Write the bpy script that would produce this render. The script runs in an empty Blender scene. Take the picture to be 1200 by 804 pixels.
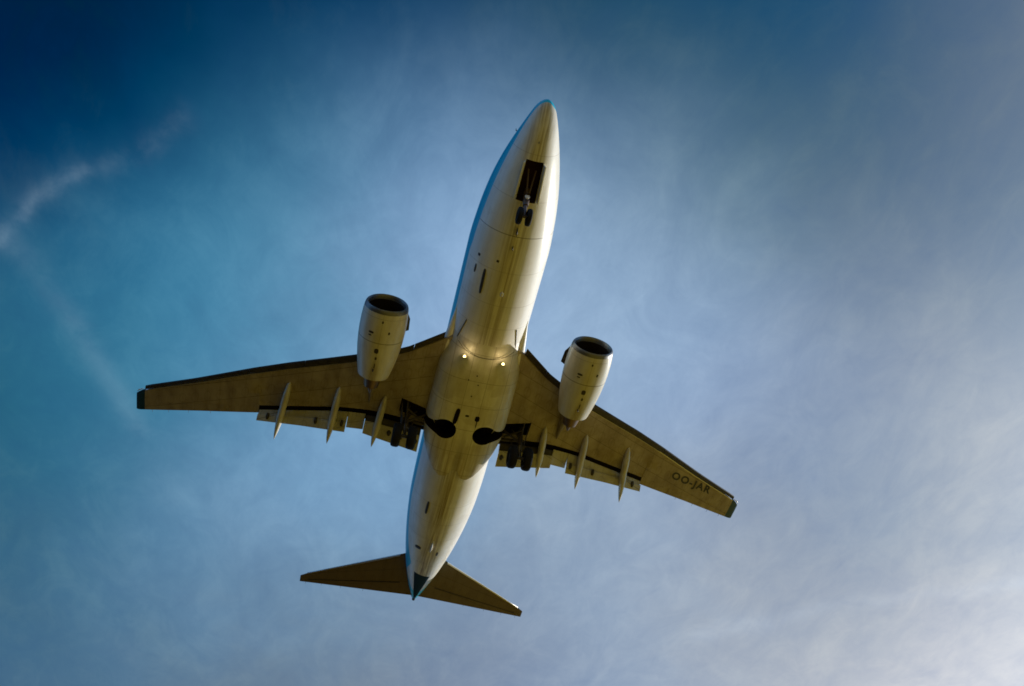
import bpy, bmesh, math, random
from mathutils import Vector, Matrix
random.seed(7)
scene = bpy.context.scene
COL = scene.collection
R = math.radians

# ------------------------------------------------------------------ camera
# The airliner's frame: x starboard, y nose, z up, origin at the nose tip.
CAM_IN_PLANE = Vector((3.77016, 8.15377, -34.69919))
EYE = Vector((0, 0, 1.7))
PLANE_ORIGIN = EYE - CAM_IN_PLANE
cam_data = bpy.data.cameras.new('camera')
cam = bpy.data.objects.new('camera', cam_data)
COL.objects.link(cam)
_r = Vector((-0.97141874, 0.23728117, -0.00657822))
_u = Vector((0.20015906, 0.83371022, 0.51464902))
_b = Vector((0.12760085, 0.49862301, -0.85737571))
M = Matrix((_r, _u, _b)).transposed().to_4x4()
M.translation = EYE
cam.matrix_world = M
cam_data.sensor_width = 36.0
cam_data.lens = 36.0 * 960.97 / 1200.0
cam_data.clip_start = 0.1
cam_data.clip_end = 60000
scene.camera = cam

# ------------------------------------------------------------------ view and sampling
scene.view_settings.view_transform = 'Standard'
scene.view_settings.look = 'None'
scene.view_settings.exposure = 0.0
scene.view_settings.gamma = 1.0
scene.cycles.use_denoising = True
scene.cycles.filter_width = 1.7
scene.cycles.max_bounces = 8

# ------------------------------------------------------------------ sun
SUN_EL, SUN_AZ = R(20.0), R(-104.0)      # azimuth from +y (nose) towards +x
sun_dir = Vector((math.cos(SUN_EL) * math.sin(SUN_AZ), math.cos(SUN_EL) * math.cos(SUN_AZ), math.sin(SUN_EL)))
sd = bpy.data.lights.new('sun', 'SUN')
sd.energy = 5.0
sd.angle = R(0.5)
sd.color = (1.0, 0.94, 0.85)
sun = bpy.data.objects.new('sun', sd)
COL.objects.link(sun)
sun.rotation_euler = sun_dir.to_track_quat('Z', 'Y').to_euler()
sun.location = (0, 0, 80)

# ------------------------------------------------------------------ world: sky and thin cloud
world = bpy.data.worlds.new('World')
scene.world = world
world.use_nodes = True
nt = world.node_tree
nt.nodes.clear()

def N(tree, kind, **kw):
    n = tree.nodes.new(kind)
    for k, v in kw.items():
        setattr(n, k, v)
    return n

def setin(tree, sock, v):
    if isinstance(v, bpy.types.NodeSocket):
        tree.links.new(v, sock)
    elif v is not None:
        sock.default_value = v

def mth(tree, op, a, b=None, c=None, clamp=False):
    n = N(tree, 'ShaderNodeMath', operation=op, use_clamp=clamp)
    setin(tree, n.inputs[0], a)
    setin(tree, n.inputs[1], b)
    setin(tree, n.inputs[2], c)
    return n.outputs[0]

def vmt(tree, op, a, b=None, scale=None):
    n = N(tree, 'ShaderNodeVectorMath', operation=op)
    setin(tree, n.inputs[0], a)
    if b is not None:
        setin(tree, n.inputs[1], b)
    if scale is not None:
        setin(tree, n.inputs['Scale'], scale)
    return n.outputs['Value'] if op in ('DOT_PRODUCT', 'LENGTH', 'DISTANCE') else n.outputs['Vector']

def mixc(tree, f, a, b, mode='MIX'):
    n = N(tree, 'ShaderNodeMix', data_type='RGBA', blend_type=mode)
    setin(tree, n.inputs[0], f)
    setin(tree, n.inputs[6], a)
    setin(tree, n.inputs[7], b)
    return n.outputs[2]

def maprange(tree, v, a, b, c, d, smooth=False):
    n = N(tree, 'ShaderNodeMapRange', clamp=True)
    if smooth:
        n.interpolation_type = 'SMOOTHSTEP'
    for i, x in enumerate((v, a, b, c, d)):
        setin(tree, n.inputs[i], x)
    return n.outputs[0]

# thin cloud over the sky: where it stands (direction) and how bright it is lit
#SKYTABLE_BEGIN
CLOUD = [
    (0.4465, -0.2415, 0.8616, -0.0075, 0.0006, -0.0861),
    (0.3394, -0.2725, 0.9003, -0.0149, -0.0472, -0.1218),
    (0.2245, -0.2009, 0.9536, 0.0058, -0.0100, -0.0484),
    (-0.0511, -0.1575, 0.9862, -0.0101, -0.0160, -0.0875),
    (-0.3196, -0.0849, 0.9437, -0.0091, -0.0082, -0.0479),
    (-0.5430, -0.0787, 0.8360, 0.2142, 0.1827, 0.0390),
    (0.3918, -0.5363, 0.7476, 0.0089, 0.0239, -0.0668),
    (0.1808, -0.4627, 0.8679, 0.0917, 0.2591, 0.3042),
    (-0.0120, -0.4325, 0.9015, 0.3181, 0.3807, 0.4799),
    (-0.3288, -0.4395, 0.8359, 0.2983, 0.3468, 0.3918),
    (0.3230, -0.7479, 0.5799, 0.0477, 0.0608, -0.0095),
    (0.1653, -0.7008, 0.6939, 0.1812, 0.3069, 0.4006),
    (-0.1510, -0.7807, 0.6064, 0.1994, 0.1900, 0.1181),
    (-0.2763, -0.6647, 0.6941, 0.2739, 0.3201, 0.2963),
    (-0.6296, -0.5558, 0.5429, 0.9080, 0.7591, 0.4932),
    (-0.4747, -0.4658, 0.7468, 0.2667, 0.2868, 0.2620),
    (-0.4799, -0.2481, 0.8415, 0.0943, 0.0682, -0.0113),
    (-0.3705, -0.2367, 0.8982, 0.0875, 0.1257, -0.0254),
    (-0.6246, -0.3807, 0.6818, 0.6230, 0.5356, 0.3308),
    (0.0693, -0.2630, 0.9623, -0.0801, -0.1038, -0.1500),
    (-0.0180, -0.3394, 0.9405, 0.3087, 0.4970, 0.6914),
    (-0.1919, -0.2088, 0.9589, -0.0234, 0.0004, -0.0597),
    (-0.2455, -0.3285, 0.9121, 0.2979, 0.3679, 0.4245),
    (-0.4463, -0.1098, 0.8881, -0.0606, -0.0269, -0.0433),
    (-0.5841, -0.2732, 0.7643, 0.1717, 0.1920, 0.0964),
    (-0.4624, -0.6376, 0.6161, 0.3939, 0.3458, 0.1890),
    (-0.5658, -0.5119, 0.6464, -0.0100, 0.0202, -0.0789),
    (0.0627, -0.7926, 0.6065, 0.1091, 0.0803, -0.0475),
    (0.2762, -0.6736, 0.6856, -0.0344, 0.0459, 0.0183),
    (0.4058, -0.3502, 0.8442, -0.0200, -0.0882, -0.1263),
    (0.2473, -0.3671, 0.8967, -0.0195, 0.0544, 0.0786),
    (-0.2255, -0.4118, 0.8830, 0.2854, 0.4186, 0.4665),
    (0.3159, -0.4931, 0.8106, 0.0384, 0.2213, 0.3195),
    (0.0229, -0.6811, 0.7318, 0.2204, 0.3746, 0.4787),
    (0.1144, -0.3840, 0.9162, 0.0519, 0.1993, 0.2422),
]
#SKYTABLE_END
KAPPA = 85.0
tc = N(nt, 'ShaderNodeTexCoord')
dirv = vmt(nt, 'NORMALIZE', tc.outputs['Generated'])
sky = N(nt, 'ShaderNodeTexSky', sky_type='NISHITA')
sky.sun_disc = False
sky.sun_elevation = SUN_EL
sky.sun_rotation = SUN_AZ
sky.altitude = 0
sky.air_density = 1.0
sky.dust_density = 0.6
sky.ozone_density = 2.5
clear = mixc(nt, 1.0, sky.outputs[0], (0.10, 0.45, 0.85, 1), 'MULTIPLY')

# cloud-layer plane coordinates (direction / height)
sep = N(nt, 'ShaderNodeSeparateXYZ')
nt.links.new(dirv, sep.inputs[0])
zc = mth(nt, 'MAXIMUM', sep.outputs[2], 0.12)
cmb = N(nt, 'ShaderNodeCombineXYZ')
setin(nt, cmb.inputs[0], mth(nt, 'DIVIDE', sep.outputs[0], zc))
setin(nt, cmb.inputs[1], mth(nt, 'DIVIDE', sep.outputs[1], zc))
layer = cmb.outputs[0]

def noise(tree, vec, scale, detail=6, rough=0.55, dist=0.0, off=(0, 0, 0), rot=0.0, sc=(1, 1, 1)):
    mp = N(tree, 'ShaderNodeMapping')
    setin(tree, mp.inputs[0], vec)
    mp.inputs['Location'].default_value = off
    mp.inputs['Rotation'].default_value = (0, 0, rot)
    mp.inputs['Scale'].default_value = sc
    n = N(tree, 'ShaderNodeTexNoise')
    setin(tree, n.inputs['Vector'], mp.outputs[0])
    n.inputs['Scale'].default_value = scale
    n.inputs['Detail'].default_value = detail
    n.inputs['Roughness'].default_value = rough
    n.inputs['Distortion'].default_value = dist
    return n.outputs['Fac']

acc = (0.0, 0.0, 0.0)
wsum = None
EPS, DEF = 0.02, (0.13, 0.21, 0.33)
accv = None
# the lobes are looked up with a slightly warped direction, so the cloud edges wander
wn = N(nt, 'ShaderNodeTexNoise')
setin(nt, wn.inputs['Vector'], layer)
wn.inputs['Scale'].default_value = 3.2
wn.inputs['Detail'].default_value = 5
wn.inputs['Roughness'].default_value = 0.6
warp = vmt(nt, 'SCALE', vmt(nt, 'SUBTRACT', wn.outputs['Color'], (0.5, 0.5, 0.5)), scale=0.11)
wdir = vmt(nt, 'NORMALIZE', vmt(nt, 'ADD', dirv, warp))
for (dx, dy, dz, r, g, b) in CLOUD:
    dt = vmt(nt, 'DOT_PRODUCT', wdir, (dx, dy, dz))
    w = mth(nt, 'EXPONENT', mth(nt, 'MULTIPLY_ADD', dt, KAPPA, -KAPPA))
    cv = vmt(nt, 'SCALE', (r, g, b), scale=w)
    accv = cv if accv is None else vmt(nt, 'ADD', accv, cv)
    wsum = w if wsum is None else mth(nt, 'ADD', wsum, w)
if accv is None:
    field = vmt(nt, 'SCALE', DEF, scale=0.0)
else:
    num = vmt(nt, 'ADD', accv, tuple(EPS * c for c in DEF))
    den = mth(nt, 'ADD', wsum, EPS)
    field = vmt(nt, 'SCALE', num, scale=mth(nt, 'DIVIDE', 1.0, den))
# wisps
n1 = noise(nt, layer, 2.6, 8, 0.60, 0.8, rot=R(38), sc=(1.0, 0.75, 1))
n2 = noise(nt, layer, 7.0, 8, 0.64, 1.2, off=(3, 1, 0), rot=R(-38), sc=(1.0, 0.70, 1))
n3 = noise(nt, layer, 19.0, 7, 0.70, 1.0, off=(1, 5, 0), rot=R(30), sc=(1.0, 0.70, 1))
tex = mth(nt, 'ADD', mth(nt, 'MULTIPLY', mth(nt, 'SUBTRACT', n1, 0.5), 0.42),
          mth(nt, 'MULTIPLY', mth(nt, 'SUBTRACT', n2, 0.5), 0.50))
tex = mth(nt, 'ADD', tex, mth(nt, 'MULTIPLY', mth(nt, 'SUBTRACT', n3, 0.5), 0.32))
mod = mth(nt, 'MAXIMUM', mth(nt, 'ADD', tex, 1.0), 0.2)
field = vmt(nt, 'SCALE', field, scale=mod)
veil = vmt(nt, 'MAXIMUM', vmt(nt, 'SCALE', (0.16, 0.15, 0.13), scale=mth(nt, 'MULTIPLY', tex, 0.35)), (0, 0, 0))
field = vmt(nt, 'ADD', field, veil)

def trail(pts, width, gain, nscale):
    """A faint old vapour trail or cirrus thread drawn through points of the cloud layer."""
    global field
    dmin = None
    wob = noise(nt, layer, 9.0, 4, 0.6)
    lay = vmt(nt, 'ADD', layer, vmt(nt, 'SCALE', (1, 1, 0), scale=mth(nt, 'MULTIPLY', mth(nt, 'SUBTRACT', wob, 0.5), width * 2.4)))
    for (ax, ay), (bx, by) in zip(pts[:-1], pts[1:]):
        pa = vmt(nt, 'SUBTRACT', lay, (ax, ay, 0))
        ab = (bx - ax, by - ay, 0)
        l2 = ab[0] ** 2 + ab[1] ** 2
        h = mth(nt, 'DIVIDE', vmt(nt, 'DOT_PRODUCT', pa, ab), l2, clamp=True)
        d = vmt(nt, 'LENGTH', vmt(nt, 'SUBTRACT', pa, vmt(nt, 'SCALE', ab, scale=h)))
        dmin = d if dmin is None else mth(nt, 'MINIMUM', dmin, d)
    q = mth(nt, 'DIVIDE', dmin, width)
    g = mth(nt, 'EXPONENT', mth(nt, 'MULTIPLY', mth(nt, 'MULTIPLY', q, q), -1.0))
    patch = maprange(nt, noise(nt, layer, nscale, 6, 0.65, 0.4), 0.38, 0.62, 0.12, 1.0)
    g = mth(nt, 'MULTIPLY', g, mth(nt, 'MULTIPLY', patch, gain))
    field = vmt(nt, 'ADD', field, vmt(nt, 'SCALE', (1.0, 1.15, 1.25), scale=g))

arc = [(0.5450, -0.5900), (0.5300, -0.5620), (0.4978, -0.5176), (0.4334, -0.4611), (0.3711, -0.4257), (0.3161, -0.3663)]
trail(arc[:4], 0.0085, 0.042, 17)
trail(arc, 0.016, 0.024, 15)
trail([(0.5450, -0.5750), (0.5232, -0.5912), (0.4714, -0.6574), (0.3799, -0.8274), (0.30, -0.98)], 0.020, 0.032, 8)
trail([(-0.6300, -1.1000), (-0.8367, -0.9782), (-1.1134, -0.8490), (-1.4, -0.74)], 0.020, 0.055, 5)

total = vmt(nt, 'ADD', clear, vmt(nt, 'SCALE', field, scale=10.0))
bg = N(nt, 'ShaderNodeBackground')
setin(nt, bg.inputs[0], total)
bg.inputs[1].default_value = 0.10
wo = N(nt, 'ShaderNodeOutputWorld')
nt.links.new(bg.outputs[0], wo.inputs[0])

# ------------------------------------------------------------------ materials
def mat(name, base, rough=0.4, metal=0.0, spec=0.5, coat=0.0):
    m = bpy.data.materials.new(name)
    m.use_nodes = True
    b = m.node_tree.nodes['Principled BSDF']
    b.inputs['Base Color'].default_value = (*base, 1)
    b.inputs['Roughness'].default_value = rough
    b.inputs['Metallic'].default_value = metal
    b.inputs['Specular IOR Level'].default_value = spec
    b.inputs['Coat Weight'].default_value = coat
    return m, m.node_tree, b

def line_mask(t, coord, at, half):
    """1 on a thin line where coord is near at."""
    d = mth(t, 'ABSOLUTE', mth(t, 'SUBTRACT', coord, at))
    return maprange(t, d, half * 0.5, half, 1.0, 0.0)

def grid_mask(t, coord, period, half, off=0.0):
    f = mth(t, 'PINGPONG', mth(t, 'ADD', coord, off), period / 2)
    return maprange(t, f, half * 0.4, half, 1.0, 0.0)

def objxyz(t):
    c = N(t, 'ShaderNodeTexCoord')
    s = N(t, 'ShaderNodeSeparateXYZ')
    t.links.new(c.outputs['Object'], s.inputs[0])
    return c.outputs['Object'], s.outputs[0], s.outputs[1], s.outputs[2]

def grime(t, vec, base, dirt, streak_sc=(6, 0.5, 6), amount=0.5, lo=0.45, hi=0.75):
    a = noise(t, vec, 1.0, 7, 0.62, 0.2, sc=streak_sc)
    b = noise(t, vec, 1.7, 5, 0.6)
    f = mth(t, 'ADD', mth(t, 'MULTIPLY', a, 0.6), mth(t, 'MULTIPLY', b, 0.4))
    f = mth(t, 'MULTIPLY', maprange(t, f, lo, hi, 0.0, 1.0), amount)
    return mixc(t, f, base, dirt), f

def paint_bump(t, b, vec, dist=0.004):
    n = noise(t, vec, 1.3, 3, 0.5)
    bp = N(t, 'ShaderNodeBump')
    bp.inputs['Strength'].default_value = 0.35
    bp.inputs['Distance'].default_value = dist * 6
    setin(t, bp.inputs['Height'], n)
    t.links.new(bp.outputs[0], b.inputs['Normal'])

WHITE = (0.80, 0.78, 0.72, 1)
BLUE = (0.006, 0.47, 0.68, 1)

# fuselage: white belly, blue back, dark blue tail cone, frame joints, lap joints, drain streaks, belly centreline darkened along its whole length
m_fus, t, b = mat('fuselage_paint', (0.7, 0.7, 0.7), 0.30, spec=0.35, coat=0.05)
vec, X, Y, Z = objxyz(t)
col, gf = grime(t, vec, WHITE, (0.42, 0.36, 0.24, 1), (5, 0.35, 5), 0.35)
belly = maprange(t, mth(t, 'ABSOLUTE', mth(t, 'SUBTRACT', X, mth(t, 'MULTIPLY', mth(t, 'SUBTRACT', noise(t, vec, 0.8, 3), 0.5), 0.5))), 0.12, 0.75, 1.0, 0.0, True)
streak = noise(t, vec, 1.0, 6, 0.65, 0.1, sc=(9, 0.16, 1))
aft = maprange(t, Y, -17.0, -19.5, 0.0, 1.0, True)
sm = mth(t, 'MULTIPLY', mth(t, 'MULTIPLY', belly, maprange(t, streak, 0.40, 0.62, 0.15, 1.0)), mth(t, 'ADD', mth(t, 'MULTIPLY', aft, 0.20), 0.68))
col = mixc(t, sm, col, (0.17, 0.10, 0.025, 1))
lines = line_mask(t, Y, -5.62, 0.022)
minor = None
for yy in (-2.05, -3.98, -7.4, -9.1, -10.3, -21.6, -23.1, -24.6, -27.2):
    l = line_mask(t, Y, yy, 0.018)
    minor = l if minor is None else mth(t, 'MAXIMUM', minor, l)
ang = mth(t, 'ARCTAN2', X, mth(t, 'MULTIPLY', Z, -1.0))
lap = grid_mask(t, ang, 0.62, 0.004, 0.31)
minor = mth(t, 'MAXIMUM', minor, lap)
col = mixc(t, mth(t, 'MULTIPLY', lines, 0.75), col, (0.08, 0.06, 0.03, 1))
col = mixc(t, mth(t, 'MULTIPLY', minor, 0.32), col, (0.16, 0.12, 0.06, 1))
pv = N(t, 'ShaderNodeTexVoronoi', feature='F1', distance='CHEBYCHEV')
setin(t, pv.inputs['Vector'], vec)
pv.inputs['Scale'].default_value = 0.85
pv.inputs['Randomness'].default_value = 0.85
sp = N(t, 'ShaderNodeSeparateXYZ')
t.links.new(pv.outputs['Color'], sp.inputs[0])
col = mixc(t, mth(t, 'MULTIPLY', sp.outputs[0], 0.16), col, (0.36, 0.31, 0.20, 1))
# blue back: the boundary sweeps low along the right side, high along the left side
low = mth(t, 'ADD', maprange(t, Y, -6.7, -7.3, -0.86, -0.76, True), maprange(t, Y, -4.5, 0.0, 0.0, 0.24))
low = mth(t, 'ADD', low, maprange(t, Y, -20.5, -31.0, 0.0, 0.80, False))
low = mth(t, 'ADD', low, maprange(t, Y, -27.6, -29.6, 0.0, 0.75, True))
high = maprange(t, Y, -1.7, -0.2, 0.35, -0.62, False)
high = mth(t, 'ADD', high, maprange(t, Y, -22.0, -30.0, 0.0, 1.8))
bound = mth(t, 'ADD', mth(t, 'MULTIPLY', high, mth(t, 'LESS_THAN', X, 0.0)), mth(t, 'MULTIPLY', low, mth(t, 'GREATER_THAN', X, 0.0)))
bound = mth(t, 'MINIMUM', bound, maprange(t, Y, -0.9, 0.0, 0.6, -0.56))
isblue = maprange(t, mth(t, 'SUBTRACT', Z, bound), -0.012, 0.012, 0.0, 1.0)
col = mixc(t, isblue, col, BLUE)
# dark teal wedge under the tail cone, white flashes left and right of it
halfw = mth(t, 'MULTIPLY', mth(t, 'ADD', Y, 32.45), 0.135)
front = mth(t, 'ADD', -28.75, mth(t, 'MULTIPLY', X, 0.35))
wz_ = mth(t, 'MULTIPLY', maprange(t, mth(t, 'SUBTRACT', halfw, mth(t, 'ABSOLUTE', X)), -0.01, 0.02, 0.0, 1.0), maprange(t, mth(t, 'SUBTRACT', front, Y), -0.02, 0.02, 0.0, 1.0))
wz_ = mth(t, 'MULTIPLY', wz_, mth(t, 'LESS_THAN', Z, 1.0))
col = mixc(t, wz_, col, (0.010, 0.028, 0.048, 1))
setin(t, b.inputs['Base Color'], col)
setin(t, b.inputs['Roughness'], mth(t, 'MAXIMUM', mth(t, 'MULTIPLY_ADD', gf, 0.5, 0.28), mth(t, 'MULTIPLY', wz_, 0.7)))
setin(t, b.inputs['Specular IOR Level'], mth(t, 'SUBTRACT', 0.35, mth(t, 'MULTIPLY', wz_, 0.30)))
setin(t, b.inputs['Coat Weight'], mth(t, 'MULTIPLY', mth(t, 'SUBTRACT', 1.0, wz_), 0.05))
paint_bump(t, b, vec)

# belly fairing: light grey white with panels and brown streaks behind the wheel wells
m_fair, t, b = mat('fairing_paint', (0.6, 0.6, 0.55), 0.42, spec=0.35)
vec, X, Y, Z = objxyz(t)
col, gf = grime(t, vec, (0.76, 0.74, 0.66, 1), (0.34, 0.26, 0.14, 1), (3, 0.6, 3), 0.55, 0.42, 0.72)
streak = noise(t, vec, 1.0, 7, 0.7, 0.15, sc=(6, 0.22, 1))
aft = maprange(t, Y, -15.8, -18.4, 0.0, 1.0, True)
col = mixc(t, mth(t, 'MULTIPLY', maprange(t, streak, 0.38, 0.66, 0.0, 1.0), mth(t, 'MULTIPLY_ADD', aft, 0.55, 0.12)), col, (0.30, 0.20, 0.07, 1))
pl = mth(t, 'MAXIMUM', grid_mask(t, Y, 1.45, 0.018, 0.2), grid_mask(t, X, 0.92, 0.014, 0.46))
col = mixc(t, mth(t, 'MULTIPLY', pl, 0.6), col, (0.12, 0.09, 0.04, 1))
pv = N(t, 'ShaderNodeTexVoronoi', feature='F1', distance='CHEBYCHEV')
setin(t, pv.inputs['Vector'], vec)
pv.inputs['Scale'].default_value = 0.9
pv.inputs['Randomness'].default_value = 0.7
sp = N(t, 'ShaderNodeSeparateXYZ')
t.links.new(pv.outputs['Color'], sp.inputs[0])
col = mixc(t, mth(t, 'MULTIPLY', sp.outputs[0], 0.28), col, (0.30, 0.24, 0.13, 1))
keel = maprange(t, mth(t, 'ABSOLUTE', mth(t, 'ADD', X, 0.02)), 0.05, 0.28, 1.0, 0.0, True)
col = mixc(t, mth(t, 'MULTIPLY', mth(t, 'MULTIPLY', keel, aft), 0.5), col, (0.12, 0.08, 0.025, 1))
setin(t, b.inputs['Base Color'], col)
setin(t, b.inputs['Roughness'], mth(t, 'MULTIPLY_ADD', gf, 0.4, 0.36))
paint_bump(t, b, vec)

# wing skin: mid grey, rib lines, spar lines, stains
def skin(name, base, dirt, rib=0.66, amount=0.55, rough=0.42):
    m, t, b = mat(name, base[:3], rough, spec=0.22)
    vec, X, Y, Z = objxyz(t)
    col, gf = grime(t, vec, base, dirt, (1.6, 0.5, 1), amount, 0.40, 0.72)
    # chordwise rib lines and swept spar lines (mirror-symmetric in x)
    ax = mth(t, 'ABSOLUTE', X)
    swept = mth(t, 'ADD', Y, mth(t, 'MULTIPLY', ax, 0.50))
    l = mth(t, 'MAXIMUM', mth(t, 'MULTIPLY', grid_mask(t, ax, rib, 0.016), 0.5), grid_mask(t, swept, 1.15, 0.022, 0.35))
    col = mixc(t, mth(t, 'MULTIPLY', l, 0.60), col, (dirt[0] * 0.3, dirt[1] * 0.3, dirt[2] * 0.3, 1))
    # access panels between the spars
    cells = N(t, 'ShaderNodeTexVoronoi', feature='F1')
    cmb = N(t, 'ShaderNodeCombineXYZ')
    setin(t, cmb.inputs[0], mth(t, 'MULTIPLY', ax, 1.0 / rib))
    setin(t, cmb.inputs[1], mth(t, 'MULTIPLY', swept, 0.87))
    setin(t, cells.inputs['Vector'], cmb.outputs[0])
    cells.inputs['Scale'].default_value = 1.0
    cells.inputs['Randomness'].default_value = 0.0
    ring = maprange(t, mth(t, 'ABSOLUTE', mth(t, 'SUBTRACT', cells.outputs['Distance'], 0.26)), 0.015, 0.035, 1.0, 0.0)
    col = mixc(t, mth(t, 'MULTIPLY', ring, 0.20), col, (dirt[0] * 0.3, dirt[1] * 0.3, dirt[2] * 0.3, 1))
    setin(t, b.inputs['Base Color'], col)
    setin(t, b.inputs['Roughness'], mth(t, 'MULTIPLY_ADD', gf, 0.35, rough - 0.05))
    paint_bump(t, b, vec, 0.002)
    return m
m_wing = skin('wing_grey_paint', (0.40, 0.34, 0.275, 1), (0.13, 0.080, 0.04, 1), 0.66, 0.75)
m_flap = skin('flap_grey_paint', (0.48, 0.47, 0.44, 1), (0.22, 0.17, 0.09, 1), 0.8, 0.6)
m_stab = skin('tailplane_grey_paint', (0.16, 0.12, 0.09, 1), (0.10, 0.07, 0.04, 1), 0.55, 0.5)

m_slat, t, b = mat('slat_dark_grey', (0.03, 0.03, 0.03), 0.5, 0.1)  # near-black grey with random mottling
vec, X, Y, Z = objxyz(t)
f = noise(t, vec, 3.0, 5, 0.6)
setin(t, b.inputs['Base Color'], mixc(t, maprange(t, f, 0.35, 0.7, 0, 1), (0.022, 0.018, 0.015, 1), (0.055, 0.045, 0.035, 1)))

m_le, t, b = mat('bare_leading_edge_metal', (0.62, 0.60, 0.56), 0.34, 0.7)
m_canoe, t, b = mat('flap_fairing_paint', (0.6, 0.58, 0.52), 0.38)
vec, X, Y, Z = objxyz(t)
col, gf = grime(t, vec, (0.58, 0.56, 0.50, 1), (0.24, 0.19, 0.11, 1), (5, 0.7, 5), 0.6, 0.4, 0.7)
setin(t, b.inputs['Base Color'], col)

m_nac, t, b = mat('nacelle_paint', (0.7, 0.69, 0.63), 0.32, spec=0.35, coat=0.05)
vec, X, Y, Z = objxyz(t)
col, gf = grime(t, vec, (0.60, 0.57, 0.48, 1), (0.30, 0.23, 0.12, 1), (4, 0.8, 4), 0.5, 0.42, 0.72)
l = mth(t, 'MULTIPLY', line_mask(t, Y, -1.62, 0.030), 1.0)
l = mth(t, 'MAXIMUM', l, mth(t, 'MULTIPLY', line_mask(t, Y, -0.42, 0.014), 0.6))
l = mth(t, 'MAXIMUM', l, mth(t, 'MULTIPLY', mth(t, 'MULTIPLY', line_mask(t, X, 0.0, 0.012), maprange(t, Z, 0.0, -0.1, 0.0, 1.0)), 0.6))
col = mixc(t, mth(t, 'MULTIPLY', l, 0.65), col, (0.07, 0.05, 0.02, 1))
stk = mth(t, 'MULTIPLY', maprange(t, mth(t, 'ABSOLUTE', X), 0.04, 0.30, 1.0, 0.0, True), maprange(t, Y, -1.9, -3.4, 0.0, 1.0, True))
stk = mth(t, 'MULTIPLY', stk, maprange(t, noise(t, vec, 1.0, 5, 0.6, sc=(9, 1, 1)), 0.35, 0.6, 0.2, 1.0))
col = mixc(t, mth(t, 'MULTIPLY', stk, 0.6), col, (0.16, 0.09, 0.03, 1))
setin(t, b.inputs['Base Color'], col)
paint_bump(t, b, vec, 0.002)

m_lip, t, b = mat('polished_lip_metal', (0.17, 0.17, 0.17), 0.42, 0.75)
m_duct, t, b = mat('dark_duct_liner', (0.012, 0.008, 0.007), 0.7, spec=0.2)
m_fan, t, b = mat('titanium_fan', (0.020, 0.015, 0.014), 0.5, 0.3)
m_hot, t, b = mat('burnt_exhaust_metal', (0.20, 0.13, 0.085), 0.40, 0.8)
m_pylon, t, b = mat('pylon_paint', (0.22, 0.18, 0.14), 0.45)
m_black, t, b = mat('shaded_recess_black', (0.008, 0.005, 0.004), 0.9, spec=0.1)  # near black: shade of wells and recesses put into the colour
m_nosebay, t, b = mat('nose_bay_dark_maroon', (0.030, 0.009, 0.009), 0.8, spec=0.2)  # dark maroon all over the bay interior
m_tyre, t, b = mat('tyre_rubber', (0.010, 0.009, 0.008), 0.8, spec=0.2)
m_rim, t, b = mat('wheel_hub_metal', (0.12, 0.11, 0.10), 0.45, 0.4)
m_strut, t, b = mat('gear_strut_paint', (0.040, 0.032, 0.027), 0.5)
m_chrome, t, b = mat('oleo_chrome', (0.30, 0.29, 0.28), 0.35, 0.9)
m_noseleg, t, b = mat('nose_leg_paint', (0.09, 0.06, 0.055), 0.4)
m_door, t, b = mat('gear_door_white_paint', (0.78, 0.76, 0.70), 0.35)
m_vent, t, b = mat('dark_vent', (0.035, 0.028, 0.018), 0.6)
m_mark, t, b = mat('registration_black_paint', (0.018, 0.018, 0.014), 0.5)
m_tip, t, b = mat('wing_tip_blue_paint', (0.004, 0.05, 0.12), 0.3)
m_finb, t, b = mat('fin_blue_paint', (0.010, 0.20, 0.42), 0.3, coat=0.2)
m_lamp = bpy.data.materials.new('landing_lamp_glow')
m_lamp.use_nodes = True
t = m_lamp.node_tree
b = t.nodes['Principled BSDF']
b.inputs['Base Color'].default_value = (0.9, 0.85, 0.6, 1)
b.inputs['Emission Color'].default_value = (1.0, 0.74, 0.30, 1)
b.inputs['Emission Strength'].default_value = 1.05
m_pos = bpy.data.materials.new('position_lamp_lens')
m_pos.use_nodes = True
b = m_pos.node_tree.nodes['Principled BSDF']
b.inputs['Base Color'].default_value = (0.75, 0.70, 0.68, 1)
b.inputs['Roughness'].default_value = 0.15

# ground: dry pale-yellow field, unseen dark side added towards the aircraft's right and tail to dim the bounce
m_ground, t, b = mat('dry_field', (0.3, 0.25, 0.08), 0.95, spec=0.1)
vec, X, Y, Z = objxyz(t)
nz = noise(t, vec, 0.35, 8, 0.65)
nf = noise(t, vec, 0.03, 6, 0.6)
col = mixc(t, maprange(t, nz, 0.3, 0.7, 0, 1), (0.31, 0.205, 0.013, 1), (0.43, 0.29, 0.020, 1))
col = mixc(t, maprange(t, nf, 0.45, 0.7, 0, 0.6), col, (0.20, 0.13, 0.012, 1))
wob = mth(t, 'MULTIPLY', mth(t, 'SUBTRACT', nf, 0.5), 30.0)
dk = maprange(t, mth(t, 'ADD', mth(t, 'SUBTRACT', mth(t, 'MULTIPLY', X, 0.95), mth(t, 'MULTIPLY', Y, 0.30)), wob), 0.0, 19.0, 0.0, 1.0, True)
col = mixc(t, dk, col, (0.028, 0.017, 0.004, 1))
setin(t, b.inputs['Base Color'], col)

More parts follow.
